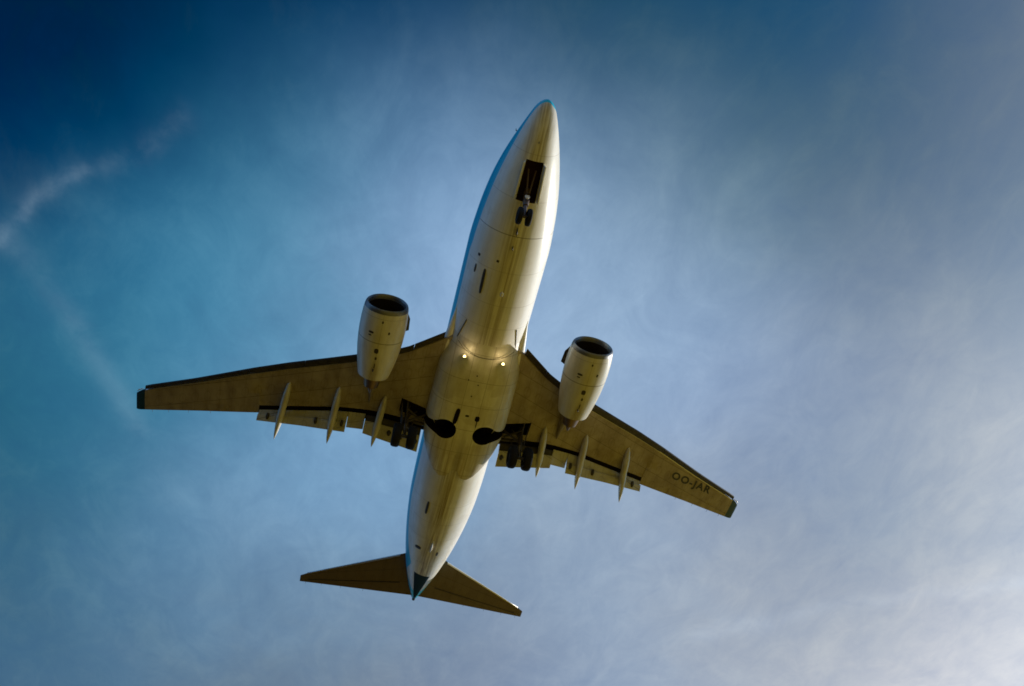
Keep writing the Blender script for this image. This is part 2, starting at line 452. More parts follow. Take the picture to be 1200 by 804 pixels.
# ------------------------------------------------------------------ mesh helpers
def mesh_obj(name, bm, mats, parent=None, sharp=35.0, smooth=True, matrix=None):
    bmesh.ops.recalc_face_normals(bm, faces=bm.faces)
    if smooth:
        for f in bm.faces:
            f.smooth = True
        for e in bm.edges:
            if len(e.link_faces) == 2 and e.calc_face_angle(0) > R(sharp):
                e.smooth = False
    me = bpy.data.meshes.new(name)
    bm.to_mesh(me)
    bm.free()
    for m in (mats if isinstance(mats, (list, tuple)) else [mats]):
        me.materials.append(m)
    o = bpy.data.objects.new(name, me)
    COL.objects.link(o)
    if matrix is not None:
        o.matrix_local = matrix
    if parent is not None:
        o.parent = parent
    return o

def loft(bm, rings, cap=True, closed=True, mi=0):
    vs = [[bm.verts.new(p) for p in r] for r in rings]
    n = len(rings[0])
    for a, b_ in zip(vs[:-1], vs[1:]):
        for i in range(n if closed else n - 1):
            j = (i + 1) % n
            q = [a[i], a[j], b_[j], b_[i]]
            f = bm.faces.new(q)
            f.material_index = mi
    if cap and closed:
        for r in (vs[0], vs[-1]):
            try:
                bm.faces.new(r).material_index = mi
            except ValueError:
                pass
    return vs

def box(bm, lo, hi, mi=0, mtx=None):
    x0, y0, z0 = lo
    x1, y1, z1 = hi
    ps = [(x0, y0, z0), (x1, y0, z0), (x1, y1, z0), (x0, y1, z0), (x0, y0, z1), (x1, y0, z1), (x1, y1, z1), (x0, y1, z1)]
    v = [bm.verts.new(mtx @ Vector(p) if mtx else p) for p in ps]
    for q in ((0, 3, 2, 1), (4, 5, 6, 7), (0, 1, 5, 4), (1, 2, 6, 5), (2, 3, 7, 6), (3, 0, 4, 7)):
        bm.faces.new([v[i] for i in q]).material_index = mi
    return v

def tube(bm, pts, rads, n=14, mi=0, flat=None):
    """A tapered tube through pts; flat=(sx, sz) squeezes the section."""
    rings = []
    pts = [Vector(p) for p in pts]
    for i, p in enumerate(pts):
        a = pts[max(i - 1, 0)]
        c = pts[min(i + 1, len(pts) - 1)]
        d = (c - a).normalized()
        up = Vector((0, 0, 1)) if abs(d.z) < 0.9 else Vector((0, 1, 0))
        s = d.cross(up).normalized()
        u = s.cross(d).normalized()
        r = rads[i] if isinstance(rads, (list, tuple)) else rads
        fs, fu = flat if flat else (1, 1)
        rings.append([p + s * math.cos(k / n * math.tau) * r * fs + u * math.sin(k / n * math.tau) * r * fu for k in range(n)])
    loft(bm, rings, mi=mi)

def lathe(bm, prof, n=48, mi=None, axis='y'):
    """prof: list of (axial, radius); mi: material index per segment."""
    rings = []
    for a, r in prof:
        if axis == 'y':
            rings.append([bm.verts.new((r * math.sin(k / n * math.tau), a, r * math.cos(k / n * math.tau))) for k in range(n)])
        else:
            rings.append([bm.verts.new((a, r * math.sin(k / n * math.tau), r * math.cos(k / n * math.tau))) for k in range(n)])
    for i in range(len(rings) - 1):
        for k in range(n):
            j = (k + 1) % n
            f = bm.faces.new((rings[i][k], rings[i][j], rings[i + 1][j], rings[i + 1][k]))
            if mi:
                f.material_index = mi[i]
    return rings

def pchip(tab, x, c):
    """Smooth monotone-ish interpolation of column c of a table sorted by column 0."""
    n = len(tab)
    if x <= tab[0][0]:
        return tab[0][c]
    if x >= tab[-1][0]:
        return tab[-1][c]
    k = 0
    while tab[k + 1][0] < x:
        k += 1
    h = [tab[i + 1][0] - tab[i][0] for i in range(n - 1)]
    d = [(tab[i + 1][c] - tab[i][c]) / h[i] for i in range(n - 1)]
    def slope(i):
        if i == 0:
            return d[0]
        if i == n - 1:
            return d[-1]
        if d[i - 1] * d[i] <= 0:
            return 0.0
        w1, w2 = 2 * h[i] + h[i - 1], h[i] + 2 * h[i - 1]
        return (w1 + w2) / (w1 / d[i - 1] + w2 / d[i])
    s = (x - tab[k][0]) / h[k]
    y0, y1, m0, m1 = tab[k][c], tab[k + 1][c], slope(k) * h[k], slope(k + 1) * h[k]
    return (2 * s ** 3 - 3 * s ** 2 + 1) * y0 + (s ** 3 - 2 * s ** 2 + s) * m0 + (-2 * s ** 3 + 3 * s ** 2) * y1 + (s ** 3 - s ** 2) * m1

def lin(tab, x, c=1):
    for a, b_ in zip(tab[:-1], tab[1:]):
        if x <= b_[0]:
            s = (x - a[0]) / (b_[0] - a[0])
            return a[c] + (b_[c] - a[c]) * s
    return tab[-1][c]

def cut(obj, bm_cutter, material):
    """Cut a real opening into obj; the cavity takes the given material."""
    bmesh.ops.recalc_face_normals(bm_cutter, faces=bm_cutter.faces)
    me = bpy.data.meshes.new('cutter')
    bm_cutter.to_mesh(me)
    bm_cutter.free()
    me.materials.append(material)
    c = bpy.data.objects.new('cutter', me)
    COL.objects.link(c)
    par = obj.parent
    mod = obj.modifiers.new('cut', 'BOOLEAN')
    mod.operation = 'DIFFERENCE'
    mod.solver = 'EXACT'
    mod.object = c
    try:
        mod.material_mode = 'TRANSFER'
    except Exception:
        pass
    obj.parent = None
    bpy.context.view_layer.update()
    dg = bpy.context.evaluated_depsgraph_get()
    new = bpy.data.meshes.new_from_object(obj.evaluated_get(dg))
    obj.modifiers.clear()
    old = obj.data
    obj.data = new
    bpy.data.meshes.remove(old)
    bpy.data.objects.remove(c)
    bpy.data.meshes.remove(me)
    obj.parent = par

def vcyl(cx, cy, r, z0, z1, n=40):
    bm = bmesh.new()
    loft(bm, [[(cx + r * math.cos(k / n * math.tau), cy + r * math.sin(k / n * math.tau), z) for k in range(n)] for z in (z0, z1)])
    return bm

def prism(poly, z0, z1):
    bm = bmesh.new()
    loft(bm, [[(x, y, z) for x, y in poly] for z in (z0, z1)])
    return bm

# ------------------------------------------------------------------ ground sheet
bm = bmesh.new()
S = 9000.0
v = [bm.verts.new(p) for p in ((-S, -S, 0), (S, -S, 0), (S, S, 0), (-S, S, 0))]
bm.faces.new(v)
g = mesh_obj('ground', bm, m_ground, smooth=False)
g['kind'] = 'structure'

# ------------------------------------------------------------------ the airliner
plane = bpy.data.objects.new('airliner', None)
plane.empty_display_size = 2
COL.objects.link(plane)
plane.location = PLANE_ORIGIN
plane['label'] = 'twin engine jet airliner with white belly, blue back and landing gear down, flying overhead'
plane['category'] = 'airliner'

# fuselage stations: distance from nose, half width, top, bottom
FUS = [[0, .03, -.42, -.48], [.04, .13, -.31, -.57], [.12, .24, -.2, -.68], [.3, .39, -.03, -.85], [.7, .58, .2, -1.10], [1.2, .77, .5, -1.33],
       [2, 1.04, 1.05, -1.59], [3, 1.33, 1.6, -1.81], [4, 1.56, 1.84, -1.95], [5.5, 1.77, 1.95, -2.04], [7, 1.87, 1.96, -2.06],
       [20.0, 1.88, 1.96, -2.06], [22, 1.85, 1.95, -1.9], [24, 1.72, 1.95, -1.55], [26, 1.50, 1.92, -1.05], [28, 1.20, 1.85, -.42],
       [30, .78, 1.72, .25], [31.2, .46, 1.55, .65], [32.0, .22, 1.35, .95], [32.2, .10, 1.22, 1.08]]

def fus(y):
    tt = -y
    return pchip(FUS, tt, 1), pchip(FUS, tt, 2), pchip(FUS, tt, 3)

def fus_z(x, y):
    w, a, b_ = fus(y)
    c = (a + b_) / 2
    return c - (a - b_) / 2 * math.sqrt(max(0.0, 1 - (x / w) ** 2))

ts = [0, .015, .04, .08, .13, .2, .3, .42, .56, .72, .9, 1.1, 1.35, 1.6] + [2 + i * .4 for i in range(14)] + [8 + i for i in range(12)] + [20 + i * .4 for i in range(30)] + [32.0, 32.12, 32.2]
ts = sorted(set(round(x, 3) for x in ts))
bm = bmesh.new()
rings = []
NF = 96
for tt in ts:
    w, a, b_ = fus(-tt)
    c, hh = (a + b_) / 2, (a - b_) / 2
    rings.append([(w * math.sin(k / NF * math.tau), -tt, c - hh * math.cos(k / NF * math.tau)) for k in range(NF)])
loft(bm, rings)
fuselage = mesh_obj('fuselage', bm, m_fus, plane, 50)

# ------------------------------------------------------------------ wing geometry
def wz(x):
    x = abs(x)
    return -1.15 + .13 * (x - 1.9) + .003 * (x - 1.9) ** 2
LE = [(0.9, -10.45), (1.95, -11.33), (3.5, -12.66), (4.9, -13.55), (6, -14.12), (9.2, -15.70), (10.9, -16.62), (13.9, -18.38), (16.5, -19.82), (17.07, -20.28)]
TEO = [(10.45, -19.36), (13.8, -20.50), (17.07, -21.70)]
COVE = [(0.9, -16.95), (1.9, -17.0), (4.5, -17.08), (6.2, -17.42), (10.45, -18.87)]
FLAP_TE = [(1.9, -18.50), (4.98, -18.25), (5.8, -18.50), (8.2, -18.92), (10.45, -19.42)]
def slat_len(x):
    return 0.62 if x < 4.2 else 0.52 - 0.014 * (x - 4.2)
def le(x):
    return lin(LE, x)
def te(x):
    return lin(TEO, x) if x >= 10.44 else lin(FLAP_TE, x) + 0.55
def zlow(x, u):
    """lower skin height at chord fraction u."""
    c = le(x) - te(x)
    k = 0.040 * max(0.0, 1 - u / 0.13) ** 2 - 0.014 * math.sin(math.pi * min(1, u / 0.9)) + 0.020 * max(0, u - 0.55)
    return wz(x) + k * c
def zup(x, u):
    c = le(x) - te(x)
    th = 0.115 if x < 6 else 0.105
    k = 0.040 + (th - 0.04) * (1 - (1 - min(u / 0.35, 1)) ** 2.2) if u < 0.35 else th * (1 - ((u - 0.35) / 0.65) ** 1.6) + 0.030
    if u >= 0.35:
        k = min(k, th)
    return wz(x) + k * c

def wing_ring(x, s):
    """Section at span x: from the aft lower edge forward round the fixed nose and back over the top."""
    c = le(x) - te(x)
    ys = le(x) - slat_len(x) * 0.80           # fixed leading edge, behind the drooped slat
    if x < 10.44:
        ylow = lin(COVE, x)
        yup = ylow - 0.62
    else:
        ylow = te(x) + 0.01
        yup = te(x)
    pts = []
    for i in range(13):
        y = ylow + (ys - 0.16 - ylow) * i / 12
        pts.append((y, zlow(x, (le(x) - y) / c)))
    u0 = (le(x) - ys) / c
    zl, zu = zlow(x, u0 + 0.05), zup(x, u0 + 0.03)
    zm = (zl * 0.62 + zu * 0.38)
    pts.append((ys - 0.07, zl + 0.012))
    pts.append((ys - 0.015, zl * .75 + zm * .25 + 0.0))
    pts.append((ys, zm))
    pts.append((ys - 0.03, zm * .5 + zu * .5))
    for i in range(12):
        y = ys - 0.10 + (yup - ys + 0.10) * (i / 11)
        pts.append((y, max(zup(x, (le(x) - y) / c), zlow(x, (le(x) - y) / c) + 0.012)))
    if x < 10.44:
        zt = pts[-1][1]
        pts.append((yup, zt - 0.03))
        pts.append((ylow - 0.10, zup(x, (le(x) - ylow) / c) - 0.08))
        pts.append((ylow, zlow(x, (le(x) - ylow) / c) + 0.03))
    else:
        zt = pts[-1][1]
        pts.append((yup, zt - 0.004))
        pts.append((yup + 0.002, zt - 0.008))
        pts.append((yup + 0.004, zt - 0.010))
    return [(s * x, y, z) for y, z in pts]

def box_part(name, lo, hi, m, parent):
    bm = bmesh.new()
    box(bm, lo, hi)
    return mesh_obj(name, bm, m, parent)

def blade_section(x, s, y0, z0, y1, z1, th, droop=0.0, n=9):
    """Small aerofoil from leading point (y0,z0) to trailing point (y1,z1); thickness upward."""
    d = Vector((y1 - y0, z1 - z0))
    L = d.length
    d.normalize()
    nrm = Vector((-d.y, d.x))
    if nrm.y < 0:
        nrm = -nrm
    low, up = [], []
    for i in range(n):
        u = 1 - math.cos(i / (n - 1) * math.pi / 2)
        base = Vector((y0, z0)) + d * (L * u)
        k = math.sqrt(max(u, 0)) * (1 - u) * 2.2
        low.append(base - nrm * (k * th * 0.22 - droop * math.sin(math.pi * u)))
        up.append(base + nrm * (k * th + 0.004))
    pts = low + up[::-1]
    return [(s * x, p[0], p[1]) for p in pts]

def build_wing(s):
    side_low = 1
    bm = bmesh.new()
    xs = [1.62, 1.95, 2.6, 3.3, 4.2, 4.9, 5.6, 6.4, 7.4, 8.4, 9.4, 10.0, 10.43, 10.45, 11.2, 12.4, 13.6, 14.8, 15.8, 16.62]
    loft(bm, [wing_ring(x, s) for x in xs])
    # the trailing-edge cove ahead of the flaps is coloured black for the shade in the gap
    bm.faces.ensure_lookup_table()
    for f in bm.faces:
        c = f.calc_center_median()
        if len(f.verts) == 4 and abs(c.x) < 10.43:
            yc = lin(COVE, abs(c.x))
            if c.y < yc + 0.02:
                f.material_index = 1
        if len(f.verts) == 4 and abs(c.x) > 5.7 and c.y > le(abs(c.x)) - slat_len(abs(c.x)) * 0.80 - 0.09:
            f.material_index = 2
    w = mesh_obj('wing', bm, [m_wing, m_black, m_le], plane, 32)
    # blue tip cap with a rounded end
    bm = bmesh.new()
    rr = []
    for x, sh in ((16.62, 0), (16.85, 0.0), (16.98, 0.06), (17.05, 0.14), (17.09, 0.24)):
        base = wing_ring(x, s)
        ring = []
        cy = (le(x) + te(x)) / 2
        cz = sum(p[2] for p in base) / len(base)
        for p in base:
            y = p[1]
            f0 = (y - cy) / ((le(x) - te(x)) / 2)
            y = y - (0.9 * sh * max(0, f0) ** 3 + 0.25 * sh * min(0, f0) ** 3)
            ring.append((p[0], y + 0.22 * max(0, f0) ** 4 * (1 if x < 17 else .6), cz + (p[2] - cz) * (1 - 1.8 * sh) ))
        rr.append(ring)
    loft(bm, rr)
    mesh_obj('wing_tip', bm, m_tip, w, 40)
    # position lamp in the tip's front corner
    bm = bmesh.new()
    yt = le(16.9) - 0.16
    tube(bm, [(s * 16.72, yt + 0.10, wz(16.8) + .055), (s * 16.95, yt - 0.02, wz(16.9) + .06), (s * 17.08, yt - 0.20, wz(17) + .07)], [.012, .035, .012])
    mesh_obj('position_lamp', bm, m_pos, w)
    # slats: four panels outboard of the engine, each with a dark underside
    for x0, x1 in ((5.75, 8.35), (8.37, 11.05), (11.07, 13.78), (13.80, 16.58)):
        bm = bmesh.new()
        rr = []
        for i in range(9):
            x = x0 + (x1 - x0) * i / 8
            L = slat_len(x)
            y0, zz = le(x), wz(x)
            c = le(x) - te(x)
            lip = .86 if x < 11 else .66
            # crescent: lower lip, nose, upper skin and hollow back
            prof = [(-L * lip, -0.015), (-L * .55, -0.050), (-L * .25, -0.055), (-L * .08, -0.030), (0, 0.012), (-L * .04, 0.060), (-L * .2, 0.115),
                    (-L * .5, 0.165), (-L * .9, 0.200), (-L * .9, 0.190), (-L * .55, 0.135), (-L * .40, 0.08), (-L * .38, 0.01), (-L * .5, -0.025)]
            k = 0.75 + 0.25 * c / 4
            rr.append([(s * x, y0 + a, zz - 0.03 + b_ * k) for a, b_ in prof])
        loft(bm, rr)
        mesh_obj('slat', bm, m_slat, w, 40)
    # Krueger flap panels inboard of the engine
    for x0, x1 in ((1.98, 3.26), (3.28, 4.28)):
        bm = bmesh.new()
        rr = []
        for i in range(6):
            x = x0 + (x1 - x0) * i / 5
            y0 = le(x)
            rr.append([(s * x, y0 + a, wz(x) + b_) for a, b_ in ((-.60, .10), (-.57, .06), (-.30, -.16), (-.06, -.28), (0, -.26), (0.0, -.22), (-.06, -.19), (-.28, -.06), (-.5, .13))])
        loft(bm, rr)
        mesh_obj('krueger_flap', bm, m_slat, w, 40)
    # trailing-edge flaps
    def flap(x0, x1, gap=0.27, drop=0.0, split=0.66, fore=None, n=8):
        bm = bmesh.new()
        rr, ra = [], []
        for i in range(n + 1):
            x = x0 + (x1 - x0) * i / n
            yl = lin(COVE, x) - gap
            yt = lin(FLAP_TE, x)
            ch = yl - yt
            zt = wz(x) - 0.55 + drop
            zl = wz(x) + 0.03
            ym = yl - ch * split
            zm = zl + (zt - zl) * 0.55
            rr.append(blade_section(x, s, yl, zl, ym, zm, 0.19))
            ra.append(blade_section(x, s, ym + 0.17, zm - 0.035, yt, zt, 0.09))
        loft(bm, rr)
        o = mesh_obj('flap', bm, fore or m_flap, w, 30)
        bm = bmesh.new()
        loft(bm, ra)
        mesh_obj('flap', bm, m_flap, w, 30)
    flap(2.06, 4.93, gap=0.34, split=0.36, fore=m_slat)  # inboard fore element coloured dark, unlike the outboard one
    flap(5.84, 10.40)
    # small gate flap behind the engine
    bm = bmesh.new()
    rr = []
    for i in range(3):
        x = 4.96 + 0.86 * i / 2
        yl = lin(COVE, x) - .25
        rr.append(blade_section(x, s, yl, wz(x) + .0, yl - 0.86, wz(x) - 0.20, 0.12))
    loft(bm, rr)
    mesh_obj('flap', bm, m_flap, w, 30)
    # aileron outline strip and its hinge line
    bm = bmesh.new()
    rr = []
    for i in range(6):
        x = 12.3 + (15.9 - 12.3) * i / 5
        yh = te(x) + 0.46
        c = le(x) - te(x)
        rr.append([(s * x, y, zlow(x, (le(x) - y) / c) - dz) for y, dz in ((yh, .010), (yh - .02, .016), (te(x) + .03, .012), (te(x) + .03, .004), (yh, .002))])
    loft(bm, rr)
    mesh_obj('aileron', bm, m_wing, w, 30)
    # hinge brackets of the flaps: dark carriages in the slots
    for xb in (2.25, 3.0, 3.62, 7.38, 9.86, 6.05):
        bm = bmesh.new()
        yb = lin(FLAP_TE, xb) + (lin(COVE, xb) - lin(FLAP_TE, xb)) * 0.34
        zb = wz(xb) - 0.40
        tube(bm, [(s * xb, yb + .16, zb + .10), (s * xb, yb + .05, zb - .03), (s * xb, yb - .10, zb - .04)], [.07, .13 if xb < 4 else .09, .07], 10)
        mesh_obj('flap_carriage', bm, m_vent, w)
    # flap track fairings
    for (xf, yf, xr, yr, zr) in ((8.98, -16.75, 9.31, -19.95, -.95), (6.45, -16.17, 6.61, -19.35, -1.27), (4.14, -15.91, 4.36, -18.95, -1.38)):
        bm = bmesh.new()
        pts, rad = [], []
        za = wz(xf) + 0.05
        for i in range(17):
            u = i / 16
            x = xf + (xr - xf) * u
            y = yf + (yr - yf) * u
            zs = wz(x) + 0.02 - 0.30 * math.sin(min(u / 0.5, 1) * math.pi / 2)
            if u > 0.45:
                q = (u - 0.45) / 0.55
                z0 = wz(x) - 0.28
                zs = z0 + (zr - z0) * q ** 1.15
            pts.append((s * x, y, zs))
            r = 0.185 * (math.sin(math.pi * min(1, u / 0.9) ** 0.8) ** 0.62 if u < 0.9 else 0) if u < .55 else 0.185 * (1 - ((u - .55) / .45) ** 1.7) ** 0.8 + 0.006
            rad.append(max(r * 1.12, 0.006))
        tube(bm, pts, rad, 16, flat=(0.86, 1.25))
        mesh_obj('flap_track_fairing', bm, m_canoe, w, 60)
    # static dischargers
    for xd in (13.0, 14.2, 15.3, 16.2):
        bm = bmesh.new()
        tube(bm, [(s * xd, te(xd) + .02, zup(xd, 1)), (s * xd, te(xd) - .16, zup(xd, 1) - .01)], .008, 6)
        mesh_obj('static_discharger', bm, m_vent, w)
    return w

wings = {s: build_wing(s) for s in (1, -1)}

# registration under the left wing, painted on the skin
def text_mesh(body, name, size_h, width, origin, along, up, parent, m):
    cu = bpy.data.curves.new(name, 'FONT')
    cu.body = body
    cu.size = 1.0
    cu.space_character = 1.22
    cu.offset = 0.035
    tmp = bpy.data.objects.new(name, cu)
    COL.objects.link(tmp)
    bpy.context.view_layer.update()
    me = bpy.data.meshes.new_from_object(tmp.evaluated_get(bpy.context.evaluated_depsgraph_get()))
    bpy.data.objects.remove(tmp)
    bpy.data.curves.remove(cu)
    bm = bmesh.new()
    bm.from_mesh(me)
    bpy.data.meshes.remove(me)
    bmesh.ops.triangulate(bm, faces=bm.faces)
    x0 = min(v.co.x for v in bm.verts)
    x1 = max(v.co.x for v in bm.verts)
    y0 = min(v.co.y for v in bm.verts)
    y1 = max(v.co.y for v in bm.verts)
    for v in bm.verts:
        a = (v.co.x - x0) / (x1 - x0) * width
        h = (v.co.y - y0) / (y1 - y0) * size_h
        px = origin[0] + along[0] * a + up[0] * h
        py = origin[1] + along[1] * a + up[1] * h
        ax = abs(px)
        c = le(ax) - te(ax)
        v.co = Vector((px, py, zlow(ax, (le(ax) - py) / c) - 0.012))
    me = bpy.data.meshes.new(name)
    bm.to_mesh(me)
    bm.free()
    me.materials.append(m)
    o = bpy.data.objects.new(name, me)
    COL.objects.link(o)
    o.parent = parent
    return o
al = Vector((-2.67, -1.01)).normalized()
reg = text_mesh('OO-JAR', 'registration_lettering', 0.66, 2.95, (-12.12, -18.88), al, (-0.02, 1.0), wings[-1], m_mark)

# ------------------------------------------------------------------ belly fairing
def fairing():
    bm = bmesh.new()
    W = [(11.15, 1.70, -2.0), (11.6, 1.80, -2.06), (12.1, 1.90, -2.14), (13.5, 2.0, -2.20), (16.5, 2.05, -2.23), (17.4, 1.94, -2.23), (18.3, 1.74, -2.22), (19.4, 1.48, -2.20)]
    W = [list(r) for r in W]
    end = [(0.0, -18.78), (0.16, -18.80), (0.42, -19.22), (0.85, -19.34), (1.2, -19.12), (1.5, -18.66), (1.78, -18.0), (2.0, -17.5), (2.1, -17.2)]
    ns, ntt = 44, 46
    top, bot = [], []
    for i in range(ns + 1):
        s = -1 + 2 * i / ns
        a = math.sin(s * math.pi / 2)          # denser near the sides
        xe = a * 1.86
        ye = lin(end, abs(xe))
        cb, ct = [], []
        for j in range(ntt + 1):
            q = j / ntt
            y = -11.15 + (ye + 11.15) * q
            w, zb = pchip(W, -y, 1), pchip(W, -y, 2)
            x = a * w
            sq = (1 - abs(a) ** 3.0) ** (1 / 2.4)
            z = -1.02 + (zb + 1.02) * sq
            if y > -13.2:
                k = max(0.0, min(1.0, (-11.2 - y) / 2.0))
                k = k * k * (3 - 2 * k)
                fz = fus_z(min(abs(x), 1.87), y) + 0.02 - 0.05 * min(1, max(0, (-11.15 - y) / 0.25))
                z = min(fz + (z - fz) * k, fz) if abs(x) < 1.5 else fz + (z - fz) * k
            cb.append(bm.verts.new((x, y, z)))
            ct.append(bm.verts.new((x * 0.97, y + (0.14 if j == ntt else 0), -0.55)))
        bot.append(cb)
        top.append(ct)
    for i in range(ns):
        for j in range(ntt):
            bm.faces.new((bot[i][j], bot[i + 1][j], bot[i + 1][j + 1], bot[i][j + 1]))
            bm.faces.new((top[i][j], top[i][j + 1], top[i + 1][j + 1], top[i + 1][j]))
        bm.faces.new((bot[i][0], top[i][0], top[i + 1][0], bot[i + 1][0]))
        bm.faces.new((bot[i][ntt], bot[i + 1][ntt], top[i + 1][ntt], top[i][ntt]))
    for j in range(ntt):
        bm.faces.new((bot[0][j], bot[0][j + 1], top[0][j + 1], top[0][j]))
        bm.faces.new((bot[ns][j], top[ns][j], top[ns][j + 1], bot[ns][j + 1]))
    return mesh_obj('belly_fairing', bm, m_fair, plane, 40)
belly_fairing = fairing()

# strakes that lead from the fuselage into the fairing and the wing root
for s in (1, -1):
    bm = bmesh.new()
    rr = []
    for i in range(17):
        u = i / 16
        y = -9.9 - 2.6 * u
        g_ = math.sin(u * math.pi / 2) ** 1.5
        rx = 0.02 + 0.27 * g_
        cx = 1.70 + 0.02 * u
        cz = -0.82 - 0.10 * u
        rr.append([(s * (cx + rx * math.cos(k / 24 * math.tau)), y, cz + (0.03 + 0.30 * g_) * math.sin(k / 24 * math.tau)) for k in range(24)])
    loft(bm, rr)
    mesh_obj('wing_root_fillet', bm, m_fus, plane, 60)
    # seal line along the fillet
    bm = bmesh.new()
    pts = [(s * x, y, fus_z(x, y) - .012) for x, y in ((1.19, -10.35), (1.28, -10.8), (1.36, -11.2), (1.42, -11.5))]
    tube(bm, pts, .026, 6)
    mesh_obj('seal_strip', bm, m_vent, plane)

# front joint of the fairing, where it meets the round belly
bm = bmesh.new()
pts = []
for i in range(25):
    x = -1.34 + 2.68 * i / 24
    y = -11.42 - 0.50 * (1 - (abs(x) / 1.34) ** 2.4)
    w_ = 1.70 + (abs(y) - 11.5) * .4
    sq = (1 - (abs(x) / w_) ** 3.0) ** (1 / 2.4)
    zf = -1.02 + (-2.06 - (abs(y) - 11.5) * .14 + 1.02) * sq
    pts.append((x, y, min(fus_z(x, y), zf) - 0.006))
tube(bm, pts, .013, 6)
mesh_obj('seal_strip', bm, m_vent, plane)

# ------------------------------------------------------------------ wheel wells and bays (real openings)
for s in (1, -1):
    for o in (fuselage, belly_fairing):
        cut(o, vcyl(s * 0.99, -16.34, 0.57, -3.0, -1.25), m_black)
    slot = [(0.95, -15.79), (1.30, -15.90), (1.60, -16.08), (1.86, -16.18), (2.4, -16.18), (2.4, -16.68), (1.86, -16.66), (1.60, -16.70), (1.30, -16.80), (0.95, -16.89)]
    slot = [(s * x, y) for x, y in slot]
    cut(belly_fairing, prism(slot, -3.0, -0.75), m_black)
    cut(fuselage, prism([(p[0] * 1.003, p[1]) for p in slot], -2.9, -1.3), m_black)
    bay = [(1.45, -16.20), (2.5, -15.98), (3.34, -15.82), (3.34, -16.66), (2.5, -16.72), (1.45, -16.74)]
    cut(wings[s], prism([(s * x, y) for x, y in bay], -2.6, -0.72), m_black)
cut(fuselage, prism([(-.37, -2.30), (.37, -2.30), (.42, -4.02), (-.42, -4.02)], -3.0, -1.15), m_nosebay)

# ------------------------------------------------------------------ small parts on the belly
def on_belly(name, x, y, lx, ly, m, dz=0.012, ang=0.0, h=0.03, fair=False, mi=12):
    """A small low pad lying on the skin, rounded ends."""
    bm = bmesh.new()
    rr = []
    outline = []
    n = 20
    for k in range(n):
        th = k / n * math.tau
        a, c = math.cos(th), math.sin(th)
        px = math.copysign(abs(a) ** 0.6, a) * lx / 2
        py = math.copysign(abs(c) ** 0.6, c) * ly / 2
        outline.append((x + px * math.cos(ang) - py * math.sin(ang), y + px * math.sin(ang) + py * math.cos(ang)))
    def zz(px, py):
        return (-2.23 if fair else fus_z(px, py))
    for sc, d in ((1.0, -0.02), (1.0, dz * .4), (0.86, dz)):
        ring = []
        for px, py in outline:
            qx, qy = x + (px - x) * sc, y + (py - y) * sc
            ring.append((qx, qy, zz(qx, qy) - d))
        rr.append(ring)
    loft(bm, rr)
    return mesh_obj(name, bm, m, plane, 30)

on_belly('vent', 0.93, -8.15, 0.13, 1.25, m_vent, 0.03, ang=R(-1))
on_belly('vent', 1.36, -7.75, 0.07, 0.42, m_vent, 0.015)
on_belly('vent', 1.33, -7.05, 0.10, 0.14, m_vent, 0.01)
on_belly('vent', 0.50, -6.95, 0.12, 0.12, m_vent, 0.01)
on_belly('vent', 0.83, -22.05, 0.13, 1.0, m_vent, 0.03)
on_belly('vent', 0.72, -25.75, 0.34, 0.30, m_vent, 0.02)
on_belly('vent', -0.42, -26.0, 0.12, 0.40, m_vent, 0.02)
on_belly('vent', 0.58, -15.42, 0.22, 0.95, m_black, 0.02, ang=R(4), fair=True)
on_belly('vent', -0.44, -15.35, 0.22, 0.30, m_black, 0.02, fair=True)
on_belly('vent', -0.46, -15.62, 0.05, 0.55, m_vent, 0.015, fair=True)
on_belly('vent', 0.08, -15.28, 0.18, 0.12, m_vent, 0.015, fair=True)
for (x, y) in ((0.1, -12.9), (-0.05, -13.4), (0.12, -14.1), (0.45, -13.2)):
    on_belly('drain', x, y, 0.06, 0.06, m_vent, 0.01, fair=True)
# blade aerials and drain masts on the centreline
for y, hgt, ln in ((-4.75, .10, .16), (-5.35, .26, .34), (-6.15, .16, .22), (-1.55, .06, .10)):
    bm = bmesh.new()
    z0 = fus_z(0.0, y)
    rr = []
    for sc, z in ((1.0, z0 + .03), (0.7, z0 - hgt), (0.5, z0 - hgt - .01)):
        rr.append([(0.02 + 0.018 * sc * math.cos(k / 10 * math.tau), y - (1 - sc) * ln * .4 + ln / 2 * sc * math.sin(k / 10 * math.tau), z) for k in range(10)])
    loft(bm, rr)
    mesh_obj('blade_aerial', bm, m_vent, plane)
# anti-collision beacon, white, under the belly
bm = bmesh.new()
bmesh.ops.create_uvsphere(bm, u_segments=16, v_segments=10, radius=0.11)
for v in bm.verts:
    v.co = Vector((v.co.x * .7 - 0.04, v.co.y * 1.2 - 8.47, v.co.z * .7 + fus_z(.0, -8.47)))
mesh_obj('beacon', bm, m_pos, plane)
# air-data probes by the nose
for s in (1, -1):
    for y, z in ((-1.75, 0.12),):
        bm = bmesh.new()
        w, a, b_ = fus(y)
        c = (a + b_) / 2
        xs = w * math.sqrt(max(0, 1 - ((z - c) / ((a - b_) / 2)) ** 2))
        tube(bm, [(s * (xs - .02), y, z), (s * (xs + .05), y + .02, z), (s * (xs + .06), y + .10, z)], [.03, .02, .012], 8)
        mesh_obj('pitot_probe', bm, m_vent, plane)

